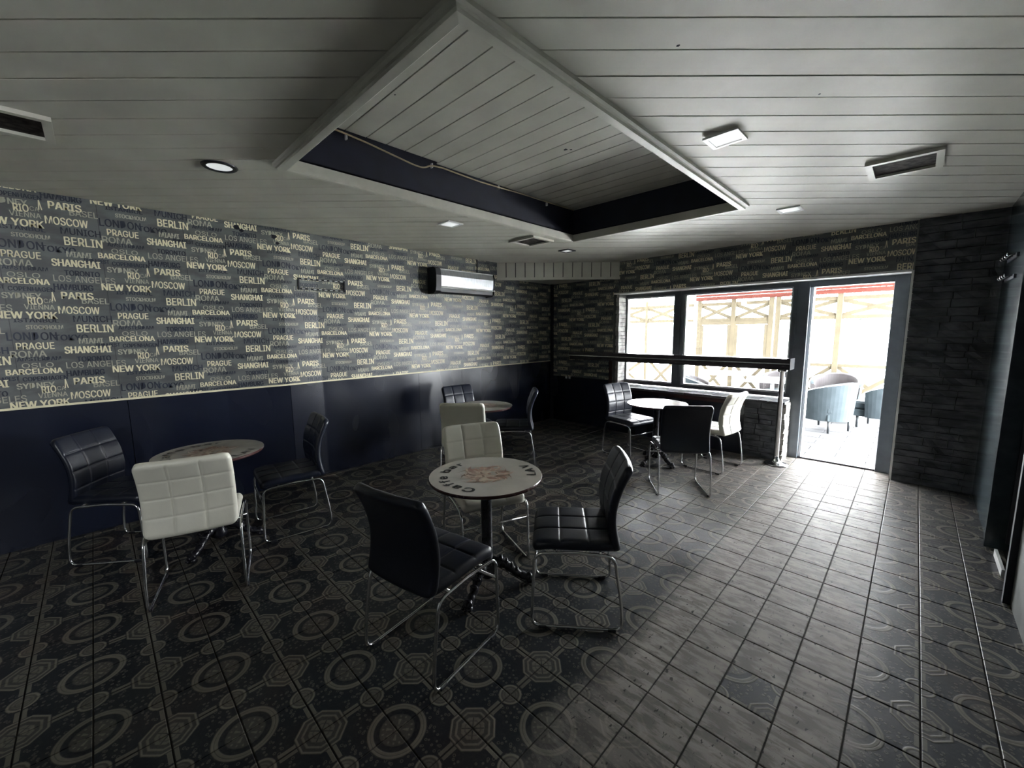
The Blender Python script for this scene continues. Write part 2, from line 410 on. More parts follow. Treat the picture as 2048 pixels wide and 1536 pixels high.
bm = bmesh.new(); box(bm, XR + 1.1, XR + 1.2, DY0 - 0.6, DY1 + 0.6, 0, 2.3); box(bm, XR + 0.12, XR + 1.2, DY0 - 0.7, DY0 - 0.6, 0, 2.3); box(bm, XR + 0.12, XR + 1.2, DY1 + 0.6, DY1 + 0.7, 0, 2.3); box(bm, XR + 0.12, XR + 1.2, DY0 - 0.7, DY1 + 0.7, 2.3, 2.4)
obj('passage_lining', bm, M['dark_void'], wr)

# ---- wallpaper lettering: each word a flat print, laid on in the paper's own repeat
try:
    fpath = os.path.join(bpy.utils.system_resource('DATAFILES'), 'fonts', 'Inter.woff2')
    FONT = bpy.data.fonts.load(fpath) if os.path.exists(fpath) else None
except Exception: FONT = None
def word(txt, offset=0.0, res=2, space=1.0):
    c = bpy.data.curves.new('w', 'FONT'); c.body = txt; c.resolution_u = res; c.offset = offset; c.space_character = space
    if FONT: c.font = FONT
    c.size = 1.0; o = bpy.data.objects.new('w', c); COL.objects.link(o)
    dg = bpy.context.evaluated_depsgraph_get(); dg.update(); me = o.evaluated_get(dg).to_mesh()
    vs = [(v.co.x, v.co.y) for v in me.vertices]; me.calc_loop_triangles(); fs = [tuple(t_.vertices) for t_ in me.loop_triangles]
    o.evaluated_get(dg).to_mesh_clear(); COL.objects.unlink(o); bpy.data.objects.remove(o); bpy.data.curves.remove(c)
    x0, x1 = min(v[0] for v in vs), max(v[0] for v in vs); y1 = max(v[1] for v in vs); y0 = min(v[1] for v in vs)
    return vs, fs, (x0, x1, y0, y1)
CR, GY, DK = 1, 2, 3
WORDS = [('SHANGHAI', 0, 0, .258, .055, CR, .03), ('LOS ANGELES', -.004, -.115, .338, .049, GY, -.004), ('NEW YORK', .252, -.166, .297, .052, CR, .03),
    ('SYDNEY', .296, -.021, .187, .043, GY, .02), ('RIO', .414, -.061, .072, .053, CR, .004), ('CA', .492, -.048, .045, .032, GY, -.004), ('VIENNA', .392, -.097, .150, .036, GY, .006),
    ('PARIS', .587, -.014, .170, .055, CR, .03), ('BASEL', .691, -.045, .152, .046, GY, .006), ('MOSCOW', .560, -.127, .222, .058, CR, .004), ('MIAMI', .645, -.357, .133, .042, GY, .02),
    ('BERLIN', .643, -.269, .205, .062, CR, .014), ('ROMA', .852, -.220, .176, .050, GY, .008), ('PRAGUE', .886, -.161, .187, .051, CR, .01),
    ('BARCELONA', .818, -.346, .279, .042, CR, .025), ('OSLO', .897, -.299, .158, .037, GY, -.004), ('STOCKHOLM', .385, -.244, .185, .031, GY, .02),
    ('LONDON', .286, -.326, .245, .060, DK, .01), ('TOKYO', .516, -.330, .180, .044, DK, .02), ('MUNICH', .631, -.189, .215, .050, DK, .008),
    ('TORONTO', .058, -.066, .190, .040, DK, .02), ('HAMBURG', -.008, -.178, .209, .046, DK, .02), ('AMSTERDAM', .317, .185, .218, .030, DK, .03),
    ('ISTANBUL', .331, -.193, .222, .030, DK, .03), ('BUDAPEST', .174, .045, .139, .030, DK, .04), ('COPENHAGEN', .330, .035, .225, .032, DK, .02)]
GL = {}
for wd in WORDS: GL[wd[0]] = word(wd[0])
def fig_shape():                               # the slim upright mark between the words
    return [(0, 0), (.005, .07), (.011, .07), (.021, 0), (.015, 0), (.009, .04), (.006, 0)]
def lettering(bm, u0, u1, z0, z1, pu, pz, put):
    """fill u0..u1 x z0..z1 with the repeat; pu,pz = where one SHANGHAI starts; put(u,z,layer)->3D"""
    rows = []
    for a in range(-16, 17):
        for b in range(-16, 17):
            ou, oz = pu + a * 0.562, pz + a * 0.232 + b * 0.664
            if ou > u1 + 0.1 or ou + 1.25 < u0 or oz - 0.45 > z1 or oz + 0.3 < z0: continue
            rows.append((ou, oz))
    tmp = bmesh.new(); lay = tmp.faces.layers.int.new('m')
    for ou, oz in rows:
        for k, (tx, du, dz, wd, cap, mat, off) in enumerate(WORDS):
            u, z = ou + du, oz + dz
            if u > u1 or u + wd < u0 or z > z1 or z + cap < z0: continue
            vs, fs, (x0, x1, y0, y1) = GL[tx]
            h = {CR: 3, GY: 2, DK: 1}[mat] * 1.0 + k * 0.02
            e = cap * {True: .050, False: .028}[off > .015] if off > 0 else cap * .012     # stroke weight
            for q_, (ex, ey) in enumerate(((-e, -e * .3), (e, e * .3), (0, 0)) if off > .015 else ((-e, -e * .4), (e, e * .4))):
                B = [tmp.verts.new((u + ex + (x - x0) / (x1 - x0) * wd, z + ey + (yv - y0) / (y1 - y0) * cap, h + q_ * .004)) for x, yv in vs]
                for f in fs:
                    fc = tmp.faces.new([B[i] for i in f]); fc[lay] = mat
        B = [tmp.verts.new((ou + .533 + x, oz - .034 + yv, 2.6)) for x, yv in fig_shape()]
        fc = tmp.faces.new(B); fc[lay] = CR
    for co, no in (((u0, 0, 0), (-1, 0, 0)), ((u1, 0, 0), (1, 0, 0)), ((0, z0, 0), (0, -1, 0)), ((0, z1, 0), (0, 1, 0))):
        bmesh.ops.bisect_plane(tmp, geom=tmp.verts[:] + tmp.edges[:] + tmp.faces[:], plane_co=co, plane_no=no, clear_outer=True, dist=1e-6)
    vm = {}
    for v in tmp.verts: vm[v] = bm.verts.new(put(v.co.x, v.co.y, v.co.z * 0.0004))
    for f in tmp.faces:
        try: nf = bm.faces.new([vm[v] for v in f.verts]); nf.material_index = f[lay]
        except ValueError: pass
    tmp.free()
PM = [M['paper'], M['cream_letter'], M['grey_letter'], M['dark_letter']]
def finish_paper(name, bm, parent):
    me = bpy.data.meshes.new(name); bm.to_mesh(me); bm.free(); return link(name, me, PM, parent)
bm = bmesh.new(); wall_strip(bm, -0.001, 0.003, YB, YW, DADO_L - 0.01, ZC + 0.02)
bmesh.ops.recalc_face_normals(bm, faces=bm.faces[:])
lettering(bm, -1.2, YW, DADO_L, ZC, -0.164, 2.124, lambda u, z, h: (wall_x(u) + 0.0032 + h, u, z))
finish_paper('wallpaper', bm, wl)
bm = bmesh.new(); box(bm, XL, XO0, YW - 0.003, YW + 0.001, DADO_W, ZC + 0.02); box(bm, XO0, XO1, YW - 0.003, YW + 0.001, ZO, ZC + 0.02)
bmesh.ops.recalc_face_normals(bm, faces=bm.faces[:])
put = lambda u, z, h: (u, YW - 0.0032 - h, z)
lettering(bm, XL, XO0, DADO_W, ZC, -4.55, 1.93, put); lettering(bm, XO0, XO1, ZO, ZC, -2.52, 2.42, put)
finish_paper('wallpaper', bm, ww)
# torn spots and a stain near the ceiling on the left wall
bm = bmesh.new()
for yy, zz, r in ((1.05, 2.60, .035), (1.09, 2.58, .02), (1.36, 2.56, .03), (1.39, 2.5, .02)):
    vs = [bm.verts.new((wall_x(yy) + 0.006, yy + r * random.uniform(.6, 1.2) * math.cos(a * .785), zz + r * random.uniform(.5, 1) * math.sin(a * .785))) for a in range(8)]
    bm.faces.new(vs)
obj('torn_patch', bm, M['dark_void'], wl)
# cream edging strip at the foot of the paper, and the gloss dado in panels
bm = bmesh.new(); wall_strip(bm, 0.0, 0.010, YB, YW, DADO_L - 0.012, DADO_L + 0.004); obj('edging_strip', bm, M['cream_letter'], wl)
seams = [YB, -1.2, 0.15, 1.40, 2.99, 3.72, 4.9, YW]
for a, b in zip(seams, seams[1:]):
    bm = bmesh.new(); wall_strip(bm, 0.0, 0.016, a + 0.002, b - 0.002, 0.0, DADO_L - 0.012); obj('panel', bm, M['dado'], wl)
boxobj('panel', (XL + 0.02, XO0 - 0.02, YW - 0.014, YW, 0.0, DADO_W - 0.002), M['dado'], ww)
boxobj('panel', (XO0 + 0.02, -1.48, 5.715, 5.735, 0.0, 0.64), M['dado'], ww)
boxobj('ledge_strip', (XO0 + 0.02, -1.48, 5.712, 5.736, 0.642, 0.694), M['dark_wood'], ww)
boxobj('corner_strip', (XO0 - 0.06, XO0 - 0.002, YW - 0.018, YW - 0.001, 0.70, 1.12), M['dark_wood'], ww)
for xx in (-4.35, -4.28): boxobj('socket', (xx - .02, xx + .02, YW - 0.022, YW - 0.012, 0.765, 0.80), M['white_plastic'], ww, bev=0.003)

# ---- ledge stones: window reveal, the end of the low wall, and the wall right of the door
def stone_mesh(k, L, D, H):
    random.seed(100 + k); bm = bx(-L / 2, L / 2, 0, D, -H / 2, H / 2); 
    bmesh.ops.subdivide_edges(bm, edges=[e for e in bm.edges if abs((e.verts[0].co - e.verts[1].co).x) > L * .5], cuts=2)
    for v in bm.verts:
        if v.co.y < D * 0.4: v.co += Vector((random.uniform(-.006, .006), random.uniform(-.007, .010), random.uniform(-.004, .004)))
    return mesh('stone', bm)
SM = [stone_mesh(k, 1.0, 0.05, 1.0) for k in range(6)]
for m_ in SM:
    m_.materials.append(M['stone'])
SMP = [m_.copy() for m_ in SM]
for m_ in SMP: m_.materials[0] = M['lit_stone']
def stones(parent, origin, udir, length, z0, z1, face_out, pale=False, hmin=.055, hmax=.085, lmin=.14, lmax=.30):
    """courses of stones along udir from origin; local +y of a stone points into the wall"""
    ang = math.atan2(udir[1], udir[0]); z = z0
    while z < z1 - 0.01:
        h = min(random.uniform(hmin, hmax), z1 - z)
        if z1 - z - h < 0.03: h = z1 - z
        u = 0.0
        while u < length - 0.005:
            l = min(random.uniform(lmin, lmax), length - u)
            if length - u - l < 0.06: l = length - u
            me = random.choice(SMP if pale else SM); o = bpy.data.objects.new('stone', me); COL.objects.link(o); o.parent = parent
            d = random.uniform(0.0, 0.010)
            px = origin[0] + udir[0] * (u + l / 2) + face_out[0] * (0.032 + d); py = origin[1] + udir[1] * (u + l / 2) + face_out[1] * (0.032 + d)
            o.location = (px, py, z + h / 2); o.rotation_euler = (0, 0, ang); o.scale = (l - 0.006, 1, h - 0.005)
            u += l
        z += h
random.seed(11)
stones(ww, (XO1 + 0.01, YW), (1, 0), XR - XO1 - 0.01, 0.0, ZC, (0, -1))
stones(ww, (-1.475, 5.735), (1, 0), 0.385, 0.0, 0.70, (0, -1), lmin=.12, lmax=.24)
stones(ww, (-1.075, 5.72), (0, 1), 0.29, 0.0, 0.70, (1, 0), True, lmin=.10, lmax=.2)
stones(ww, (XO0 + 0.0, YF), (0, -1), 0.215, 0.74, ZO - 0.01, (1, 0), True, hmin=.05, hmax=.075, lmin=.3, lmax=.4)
# brick-on-edge ledge in front of the windows
xx = XO0 + 0.03; random.seed(5)
while xx < -1.08:
    l = min(random.uniform(.10, .13), -1.045 - xx)
    boxobj('ledge_brick', (xx + .002, xx + l - .002, 5.70 + random.uniform(-.004, .004), YF + 0.02, 0.700, 0.728 + random.uniform(-.003, .003)), M['stone'], ww, bev=0.003)
    xx += l

# ---- right wall: door lining, mouldings, plaster, skirting
boxobj('door_jamb', (XR - 0.03, XR + 0.13, DY0 - 0.03, DY0 + 0.01, 0.0, DZ + 0.05), M['door_paint'], wr)
boxobj('door_jamb', (XR - 0.035, XR + 0.13, DY1 - 0.015, DY1 + 0.03, 0.0, DZ + 0.05), M['teal_paint'], wr)
boxobj('door_head', (XR - 0.03, XR + 0.13, DY0 - 0.03, DY1 + 0.03, DZ, DZ + 0.06), M['door_paint'], wr)
for k, (a, b, d) in enumerate(((4.49, 4.56, .030), (4.57, 4.63, .022), (4.65, 4.70, .014))): boxobj('door_moulding', (XR - d, XR, a, b, 0.0, DZ + 0.02), M['teal_paint'], wr, bev=0.006)
boxobj('panel', (XR - 0.008, XR, 4.71, YW - 0.05, 0.0, ZC), M['teal_paint'], wr)
boxobj('skirting', (XR + 0.0, XR + 0.015, DY0 + 0.35, DY1 - 0.16, 0.0, 0.05), M['white_plastic'], wr)
d1 = empty('door_1', 'dark door leaf standing half open inside the right hand doorway', 'door', (XR + 0.06, DY1 - 0.03, 0), math.radians(62)); d1['kind'] = 'structure'
obj('door_leaf', bx(0, 0.042, -0.80, 0, 0.06, DZ - 0.01, bev=0.003), M['door_paint'], d1)
bm = bmesh.new(); tube(bm, fillet([(-0.005, -0.74, 1.02), (-0.05, -0.74, 1.02), (-0.05, -0.62, 1.02)], .012), 0.008); obj('door_handle', bm, M['steel'], d1, smooth=True)
for zz in (1.99, 2.15):
    hr = empty('hook_rail', 'black coat hook rail high on the right wall, %s of the two' % ('lower' if zz < 2.1 else 'upper'), 'hook rail', (XR - 0.008, 5.25, zz), 0, 'coat hook rails on the right wall')
    obj('rail', bx(-0.012, 0, -0.24, 0.24, -0.018, 0.018, bev=.003), M['door_paint'], hr)
    for k in range(4):
        bm = bmesh.new(); yk = -0.18 + k * 0.12; tube(bm, fillet([(-0.01, yk, .01), (-0.05, yk, -.005), (-.055, yk, .022)], .012), 0.005, n=8); obj('hook', bm, M['chrome'], hr, smooth=True)

# ------------------------------------------------------------------ ceiling
RX0, RX1, RY0, RY1 = -2.875, -1.165, 0.950, 3.935   # clear opening of the recess
bm = bmesh.new()
for a in ((XL - .2, RX0 - .02, YB - .2, YF + .2), (RX1 + .02, XR + .2, YB - .2, YF + .2), (RX0 - .02, RX1 + .02, YB - .2, RY0 - .02), (RX0 - .02, RX1 + .02, RY1 + .02, YF + .2)):
    box(bm, *a, ZC + 0.022, ZC + 0.05)
box(bm, XL - .2, XR + .2, YB - .2, YF + .3, 3.05, 3.10)
ce = struct(obj('ceiling', bm, M['dark_void']))
q = 1 / math.sqrt(2); PW = 0.1608
room = [(XL, YB), (XR, YB), (XR, YW), (XL, YW)]
for k in range(-24, 72):
    lo, hi = (k + 0.52) * PW, (k + 1.52) * PW - 0.0085
    P = clip(clip(room, -q, q, hi), q, -q, -lo)
    if area(P) < 0.002: continue
    pieces = [clip(P, 1, 0, RX0), clip(P, -1, 0, -RX1)]
    mid = clip(clip(P, 1, 0, RX1), -1, 0, -RX0)
    pieces += [clip(mid, 0, 1, RY0), clip(mid, 0, -1, -RY1)]
    bm = bmesh.new(); n_ = 0; dz = random.uniform(-0.001, 0.001)
    for pc in pieces:
        if area(pc) > 1e-4: prism(bm, pc, ZC + dz, ZC + 0.023); n_ += 1
    if n_: obj('plank', bm, M['ceiling'], ce)
    else: bm.free()
for k in range(0, 24):                        # planks inside the recess run across it
    y0 = 0.87 + 0.153 * k; y1 = y0 + 0.1445
    y0, y1 = max(y0, RY0 - 0.02), min(y1, RY1 + 0.03)
    if y1 - y0 < 0.02: continue
    boxobj('recess_plank', (RX0 - 0.02 + (0.035 if k < 8 else 0.0), RX1 + 0.12, y0, y1, 2.955, 2.967), M['ceiling'], ce)
bm = bmesh.new()
box(bm, RX0 - .045, RX0 - .02, RY0 - .03, RY1 + .05, ZC - .01, 3.05); box(bm, RX1 + .12, RX1 + .14, RY0 - .03, RY1 + .05, ZC + .02, 3.05)
box(bm, RX0 - .04, RX1 + .02, RY1 + .03, RY1 + .05, ZC - .01, 3.05); box(bm, RX1 + .02, RX1 + .14, RY1 + .03, RY1 + .05, ZC + .03, 3.05); box(bm, RX0 - .04, RX1 + .14, RY0 - .05, RY0 - .03, ZC + .02, 3.05)
obj('recess_side', bm, M['recess_side'], ce)
# moulded frame round the recess: four mitred boards with a stepped section
FO = 0.068
def frame_board(a, b, inward):
    """a,b outer corners along one side; section runs inward"""
    a, b, n = Vector(a), Vector(b), Vector(inward); d = (b - a).normalized(); bm = bmesh.new()
    sec = [(0.0, 0.0), (0.0, -0.018), (0.010, -0.028), (0.020, -0.030), (0.024, -0.042), (0.062, -0.045), (0.070, -0.038), (0.070, 0.03), (0.012, 0.03)]
    A = [bm.verts.new((*(a + n * s + d * s), ZC + z)) for s, z in sec]; B = [bm.verts.new((*(b + n * s - d * s), ZC + z)) for s, z in sec]
    m = len(sec); bm.faces.new(A[::-1]); bm.faces.new(B)
    for i in range(m): bm.faces.new((A[i], A[(i + 1) % m], B[(i + 1) % m], B[i]))
    obj('frame_board', bm, M['frame_paint'], ce)
ox0, ox1, oy0, oy1 = RX0 - FO, RX1 + FO, RY0 - FO, RY1 + FO
frame_board((ox0, oy0), (ox1, oy0), (0, 1)); frame_board((ox1, oy0), (ox1, oy1), (-1, 0)); frame_board((ox1, oy1), (ox0, oy1), (0, -1)); frame_board((ox0, oy1), (ox0, oy0), (1, 0))
# knots and holes in the planks
bm = bmesh.new()
for (x, y, r, z) in ((-2.0, 2.63, .018, 2.954), (-1.97, 2.66, .012, 2.954), (-2.25, 1.35, .007, 2.954), (-0.72, 1.63, .007, ZC - .002), (-0.4, 2.4, .006, ZC - .002)):
    bm.faces.new([bm.verts.new((x + r * random.uniform(.6, 1.2) * math.cos(a * .9), y + r * random.uniform(.5, 1.1) * math.sin(a * .9), z)) for a in range(7)])
obj('plank_hole', bm, M['dark_void'], ce)
# loose cable along the recess with its clips
pts = [(-2.845, 1.0, 2.925)]
for yy, zz in ((1.25, 2.93), (1.45, 2.915), (1.65, 2.89), (1.85, 2.868), (1.93, 2.868), (2.0, 2.905), (2.1, 2.915), (2.5, 2.905), (3.0, 2.92), (3.4, 2.925), (3.9, 2.935)): pts.append((-2.845 + random.uniform(0, .006), yy, zz))
cb = empty('cable', 'thin tan cable sagging along the dark left side of the ceiling recess', 'cable', (-2.86, 2.4, 2.9))
bm = bmesh.new(); tube(bm, [Vector(p) - Vector((-2.86, 2.4, 2.9)) for p in fillet(pts, .08)], 0.006, n=8); obj('sheath', bm, M['cable'], cb, smooth=True)
for yy in (1.33, 2.02, 2.75, 3.45): obj('clip', bx(-.014, .012, yy - 2.4 - .005, yy - 2.4 + .005, -.004, .030, bev=.002), M['white_plastic'], cb)
# boarded soffit across the far left corner
SA, SB = Vector((XL, 4.46)), Vector((-3.35, YW)); sd = (SB - SA); SL = sd.length; sd.normalize(); sn = Vector((sd.y, -sd.x))
sf = struct(obj('soffit', bx(0, .01, 0, .01, 0, .01), M['dark_void'])); sf.data.clear_geometry()
bm = bmesh.new(); prism(bm, [(XL, 4.50), (-3.39, YW), (XL, YW)], 2.425, ZC - 0.001); bm.to_mesh(sf.data); bm.free()
bm = bmesh.new(); prism(bm, [(XL + .02, 4.52), (-3.41, YW - .02), (XL + .02, YW - .02)], 2.414, 2.424); obj('underside', bm, M['ceiling'], sf)
nb = 13
for k in range(nb):
    a, b = SA + sd * (SL * k / nb + .006), SA + sd * (SL * (k + 1) / nb - .006)
    bm = bmesh.new(); prism(bm, [tuple(a + sn * 0.004), tuple(b + sn * 0.004), tuple(b - sn * 0.02), tuple(a - sn * 0.02)], 2.42, ZC - 0.001); obj('plank', bm, M['ceiling'], sf)
bm = bmesh.new(); prism(bm, [tuple(SA + sn * 0.022), tuple(SB + sn * 0.022), tuple(SB - sn * 0.03), tuple(SA - sn * 0.03)], 2.385, 2.424); obj('moulding', bm, M['frame_paint'], sf)
boxobj('trim_1', (XL + 0.02, XL + 0.06, YW - 0.06, YW - 0.015, 0.0, 2.42), M['door_paint'])['kind'] = 'structure'

# ------------------------------------------------------------------ windows and door frame
w3 = struct(obj('fill_window', bx(0, .01, 0, .01, 0, .01), M['grey_frame'])); w3.data.clear_geometry()      # unseen window added behind the camera to light the left wall and chairs
bm = bmesh.new()
for dd in ((BW0, BW0 + .04, BZ0, BZ1), (BW1 - .04, BW1, BZ0, BZ1), (BW0 + .04, BW1 - .04, BZ0, BZ0 + .04), (BW0 + .04, BW1 - .04, BZ1 - .04, BZ1)): box(bm, XR + .03, XR + .09, dd[0], dd[1], dd[2], dd[3])
bm.to_mesh(w3.data); bm.free(); boxobj('pane', (XR + .058, XR + .062, BW0 + .04, BW1 - .04, BZ0 + .04, BZ1 - .04), M['glass'], w3)
def opening_frame(name, x0, x1, z0, z1, bar=0.0):
    o = struct(obj(name, bx(0, .01, 0, .01, 0, .01), M['grey_frame'])); o.data.clear_geometry()
    bm = bmesh.new(); t_ = 0.045
    box(bm, x0, x0 + t_, YF, YF + .08, z0, z1); box(bm, x1 - t_, x1, YF, YF + .08, z0, z1); box(bm, x0 + t_, x1 - t_, YF, YF + .08, z1 - t_, z1); box(bm, x0 + t_, x1 - t_, YF, YF + .08, z0, z0 + t_)
    bm.to_mesh(o.data); bm.free(); return o
for nm, x0, x1 in (('window_1', -3.40, -2.52), ('window_2', -2.47, -1.06)):
    wv = opening_frame(nm, x0, x1, 0.745, 2.155)
    bm = bmesh.new(); s = 0.022; a0, a1, c0, c1 = x0 + .045, x1 - .045, .79, 2.11
    for dd in ((a0, a0 + s, c0, c1), (a1 - s, a1, c0, c1), (a0 + s, a1 - s, c1 - s, c1), (a0 + s, a1 - s, c0, c0 + s)): box(bm, dd[0], dd[1], YF + .03, YF + .10, dd[2], dd[3])
    obj('sash', bm, M['white_pvc'], wv)
    boxobj('pane', (a0 + s, a1 - s, YF + .058, YF + .062, c0 + s, c1 - s), M['glass'], wv)
struct(boxobj('trim_2', (XO0 + .002, -3.40, YF, YF + .10, .745, ZO), M['grey_frame']))
struct(boxobj('trim_3', (-2.52, -2.47, YF - .01, YF + .10, .745, 2.155), M['grey_frame']))
struct(boxobj('trim_4', (XO0, XO1 - .008, YF + .001, YF + .10, 2.155, ZO - .013), M['grey_frame']))
d2 = struct(obj('door_2', bx(0, .01, 0, .01, 0, .01), M['grey_frame'])); d2.data.clear_geometry()
bm = bmesh.new(); box(bm, -1.06, -0.935, YF - .03, YF + .11, 0.0, 2.155, bev=.004); box(bm, -0.205, XO1 - .008, YF - .03, YF + .11, 0.0, 2.155, bev=.004); box(bm, -0.935, -0.205, YF - .02, YF + .11, 2.085, 2.155)
bm.to_mesh(d2.data); bm.free()
boxobj('jamb_lining', (-0.934, -0.905, YF + .02, YF + .14, 0.0, 2.085), M['white_pvc'], d2)
boxobj('threshold', (-0.935, -0.205, YF - .01, YF + .12, 0.0, 0.018), M['black_plastic'], d2)
# light skirting edge by the right door post
# ------------------------------------------------------------------ things fixed to the ceiling
def square_lamp(x, y, s, label, tilt=0.0, dark=False):
    r = empty('ceiling_lamp', label, 'lamp', (x, y, ZC), 0, 'square recessed ceiling lamps')
    h = s / 2; bm = bmesh.new()
    for dd in ((-h, h, -h, -h + .022), (-h, h, h - .022, h), (-h, -h + .022, -h + .022, h - .022), (h - .022, h, -h + .022, h - .022)): box(bm, *dd, -.012, -.001)
    obj('trim_ring', bm, M['black_plastic'] if dark else M['white_plastic'], r)
    obj('lens', bx(-h + .022, h - .022, -h + .022, h - .022, -.008, -.001), M['lens'], r); return r
r = square_lamp(-.84, 2.545, .178, 'square white ceiling lamp hanging loose, nearest right of the recess')
r.location.z = ZC - 0.003; r.rotation_euler = (math.radians(.8), math.radians(-1.6), 0)
square_lamp(-.885, 4.43, .178, 'square white ceiling lamp close to the window wall, far right')
square_lamp(-3.33, 2.55, .178, 'square white ceiling lamp between left wall and the recess')
square_lamp(-3.37, 4.48, .165, 'square ceiling lamp with dark rim by the boarded corner soffit', dark=True)
r = empty('round_lamp', 'round recessed ceiling lamp with black rim above the left table', 'lamp', (-3.22, .662, ZC))
bm = bmesh.new(); lathe(bm, [(.068, -.002), (.070, -.010), (.090, -.012), (.097, -.006), (.098, -.001)], 36); obj('trim_ring', bm, M['black_plastic'], r, smooth=True)
bm = bmesh.new(); lathe(bm, [(0, -.006), (.069, -.006), (.069, -.001), (0, -.001)], 36); obj('lens', bm, M['lens'], r)
def vent(x0, x1, y0, y1, label, z=ZC, drop=0.0, rot=0):
    cx, cy = (x0 + x1) / 2, (y0 + y1) / 2; hx, hy = (x1 - x0) / 2, (y1 - y0) / 2
    r = empty('ceiling_vent', label, 'vent', (cx, cy, z), rot, 'framed ceiling vents')
    bm = bmesh.new(); t_ = .035
    for dd in ((-hx, hx, -hy, -hy + t_), (-hx, hx, hy - t_, hy), (-hx, -hx + t_, -hy + t_, hy - t_), (hx - t_, hx, -hy + t_, hy - t_)): box(bm, *dd, -.022 - drop, -.001)
    obj('vent_frame', bm, M['frame_paint'], r)
    obj('filter_mesh', bx(-hx + t_, hx - t_, -hy + t_, hy - t_, -.006, -.001), M['grille'], r)
    n = 0
    for k in range(n):
        xk = -hx + t_ + (2 * hx - 2 * t_) * (k + .5) / n; bm = bmesh.new()
        beam(bm, (xk, -hy + t_, -.012), (xk, hy - t_, -.012), .020, .0015, Vector((.6, 0, .8))); obj('slat', bm, M['grille'], r)
    return r
vent(-.325, .035, 3.58, 3.95, 'dusty framed ceiling vent with open grille, at the far right')
vent(-3.49, -3.10, 3.51, 3.87, 'dusty ceiling vent beyond the far corner of the recess')
vent(-3.425, -3.08, -.42, -.04, 'ceiling vent cut off by the left edge of the view')

# ------------------------------------------------------------------ things on the left wall
r = empty('air_heater', 'long silver wall heater with black end caps under the ceiling', 'heater', (XL + .004, 3.75, 2.28))
def section(bm, sec, y0, y1):
    A = [bm.verts.new((x, y0, z)) for x, z in sec]; B = [bm.verts.new((x, y1, z)) for x, z in sec]; m = len(sec)
    bm.faces.new(A[::-1]); bm.faces.new(B)
    for i in range(m): bm.faces.new((A[i], A[(i + 1) % m], B[(i + 1) % m], B[i]))
body = [(0, .15), (.13, .15), (.17, .13), (.188, .06), (.185, -.04), (.17, -.09), (0, -.13)]
bm = bmesh.new(); section(bm, body, -.47, .47); obj('casing', bm, M['steel'], r)
bm = bmesh.new(); section(bm, [(.0, .152), (.16, .152), (.172, .145), (.172, .135), (0, .135)], -.48, .48); obj('top_rail', bm, M['white_plastic'], r)
bm = bmesh.new(); section(bm, [(.172, -.085), (.196, -.080), (.199, -.092), (.176, -.100)], -.48, .48); obj('lower_rail', bm, M['white_plastic'], r)
bm = bmesh.new(); section(bm, [(0, -.105), (.172, -.100), (.165, -.150), (.13, -.165), (0, -.16)], -.48, .48); obj('outlet', bm, M['black_plastic'], r)
for s in (-1, 1):
    bm = bmesh.new(); cap = [(0, .165), (.14, .165), (.185, .14), (.20, .06), (.197, -.07), (.18, -.14), (.13, -.175), (0, -.175)]
    section(bm, cap, min(s * .48, s * .56), max(s * .48, s * .56)) if s < 0 else section(bm, cap, .47, .482); obj('end_cap', bm, M['black_plastic'], r)
tag(boxobj('wall_conduit', (XL + .004, XL + .016, 4.05, 4.065, 2.43, ZC - .002), M['black_plastic']), 'short black conduit running from the ceiling down to the wall heater', 'conduit')
r = empty('wall_frame', 'slim dark rectangular frame with slotted rails on the lettered left wall', 'wall frame', (XL + .005, 1.81, 2.12))
for a in ((-.24, .24, .042, .060), (-.24, .24, -.060, -.042)): obj('slotted_rail', bx(0, .03, a[0], a[1], a[2], a[3], bev=.003), M['black_plastic'], r)
for a in ((-.252, -.236), (.236, .252)): obj('end_rail', bx(0, .034, a[0], a[1], -.062, .062, bev=.003), M['black_plastic'], r)
bm = bmesh.new()
for k in range(8):
    for zz in (.047, -.056): box(bm, .0300, .0312, -.215 + k * .058, -.185 + k * .058, zz, zz + .006)
obj('slot_marks', bm, M['white_plastic'], r)

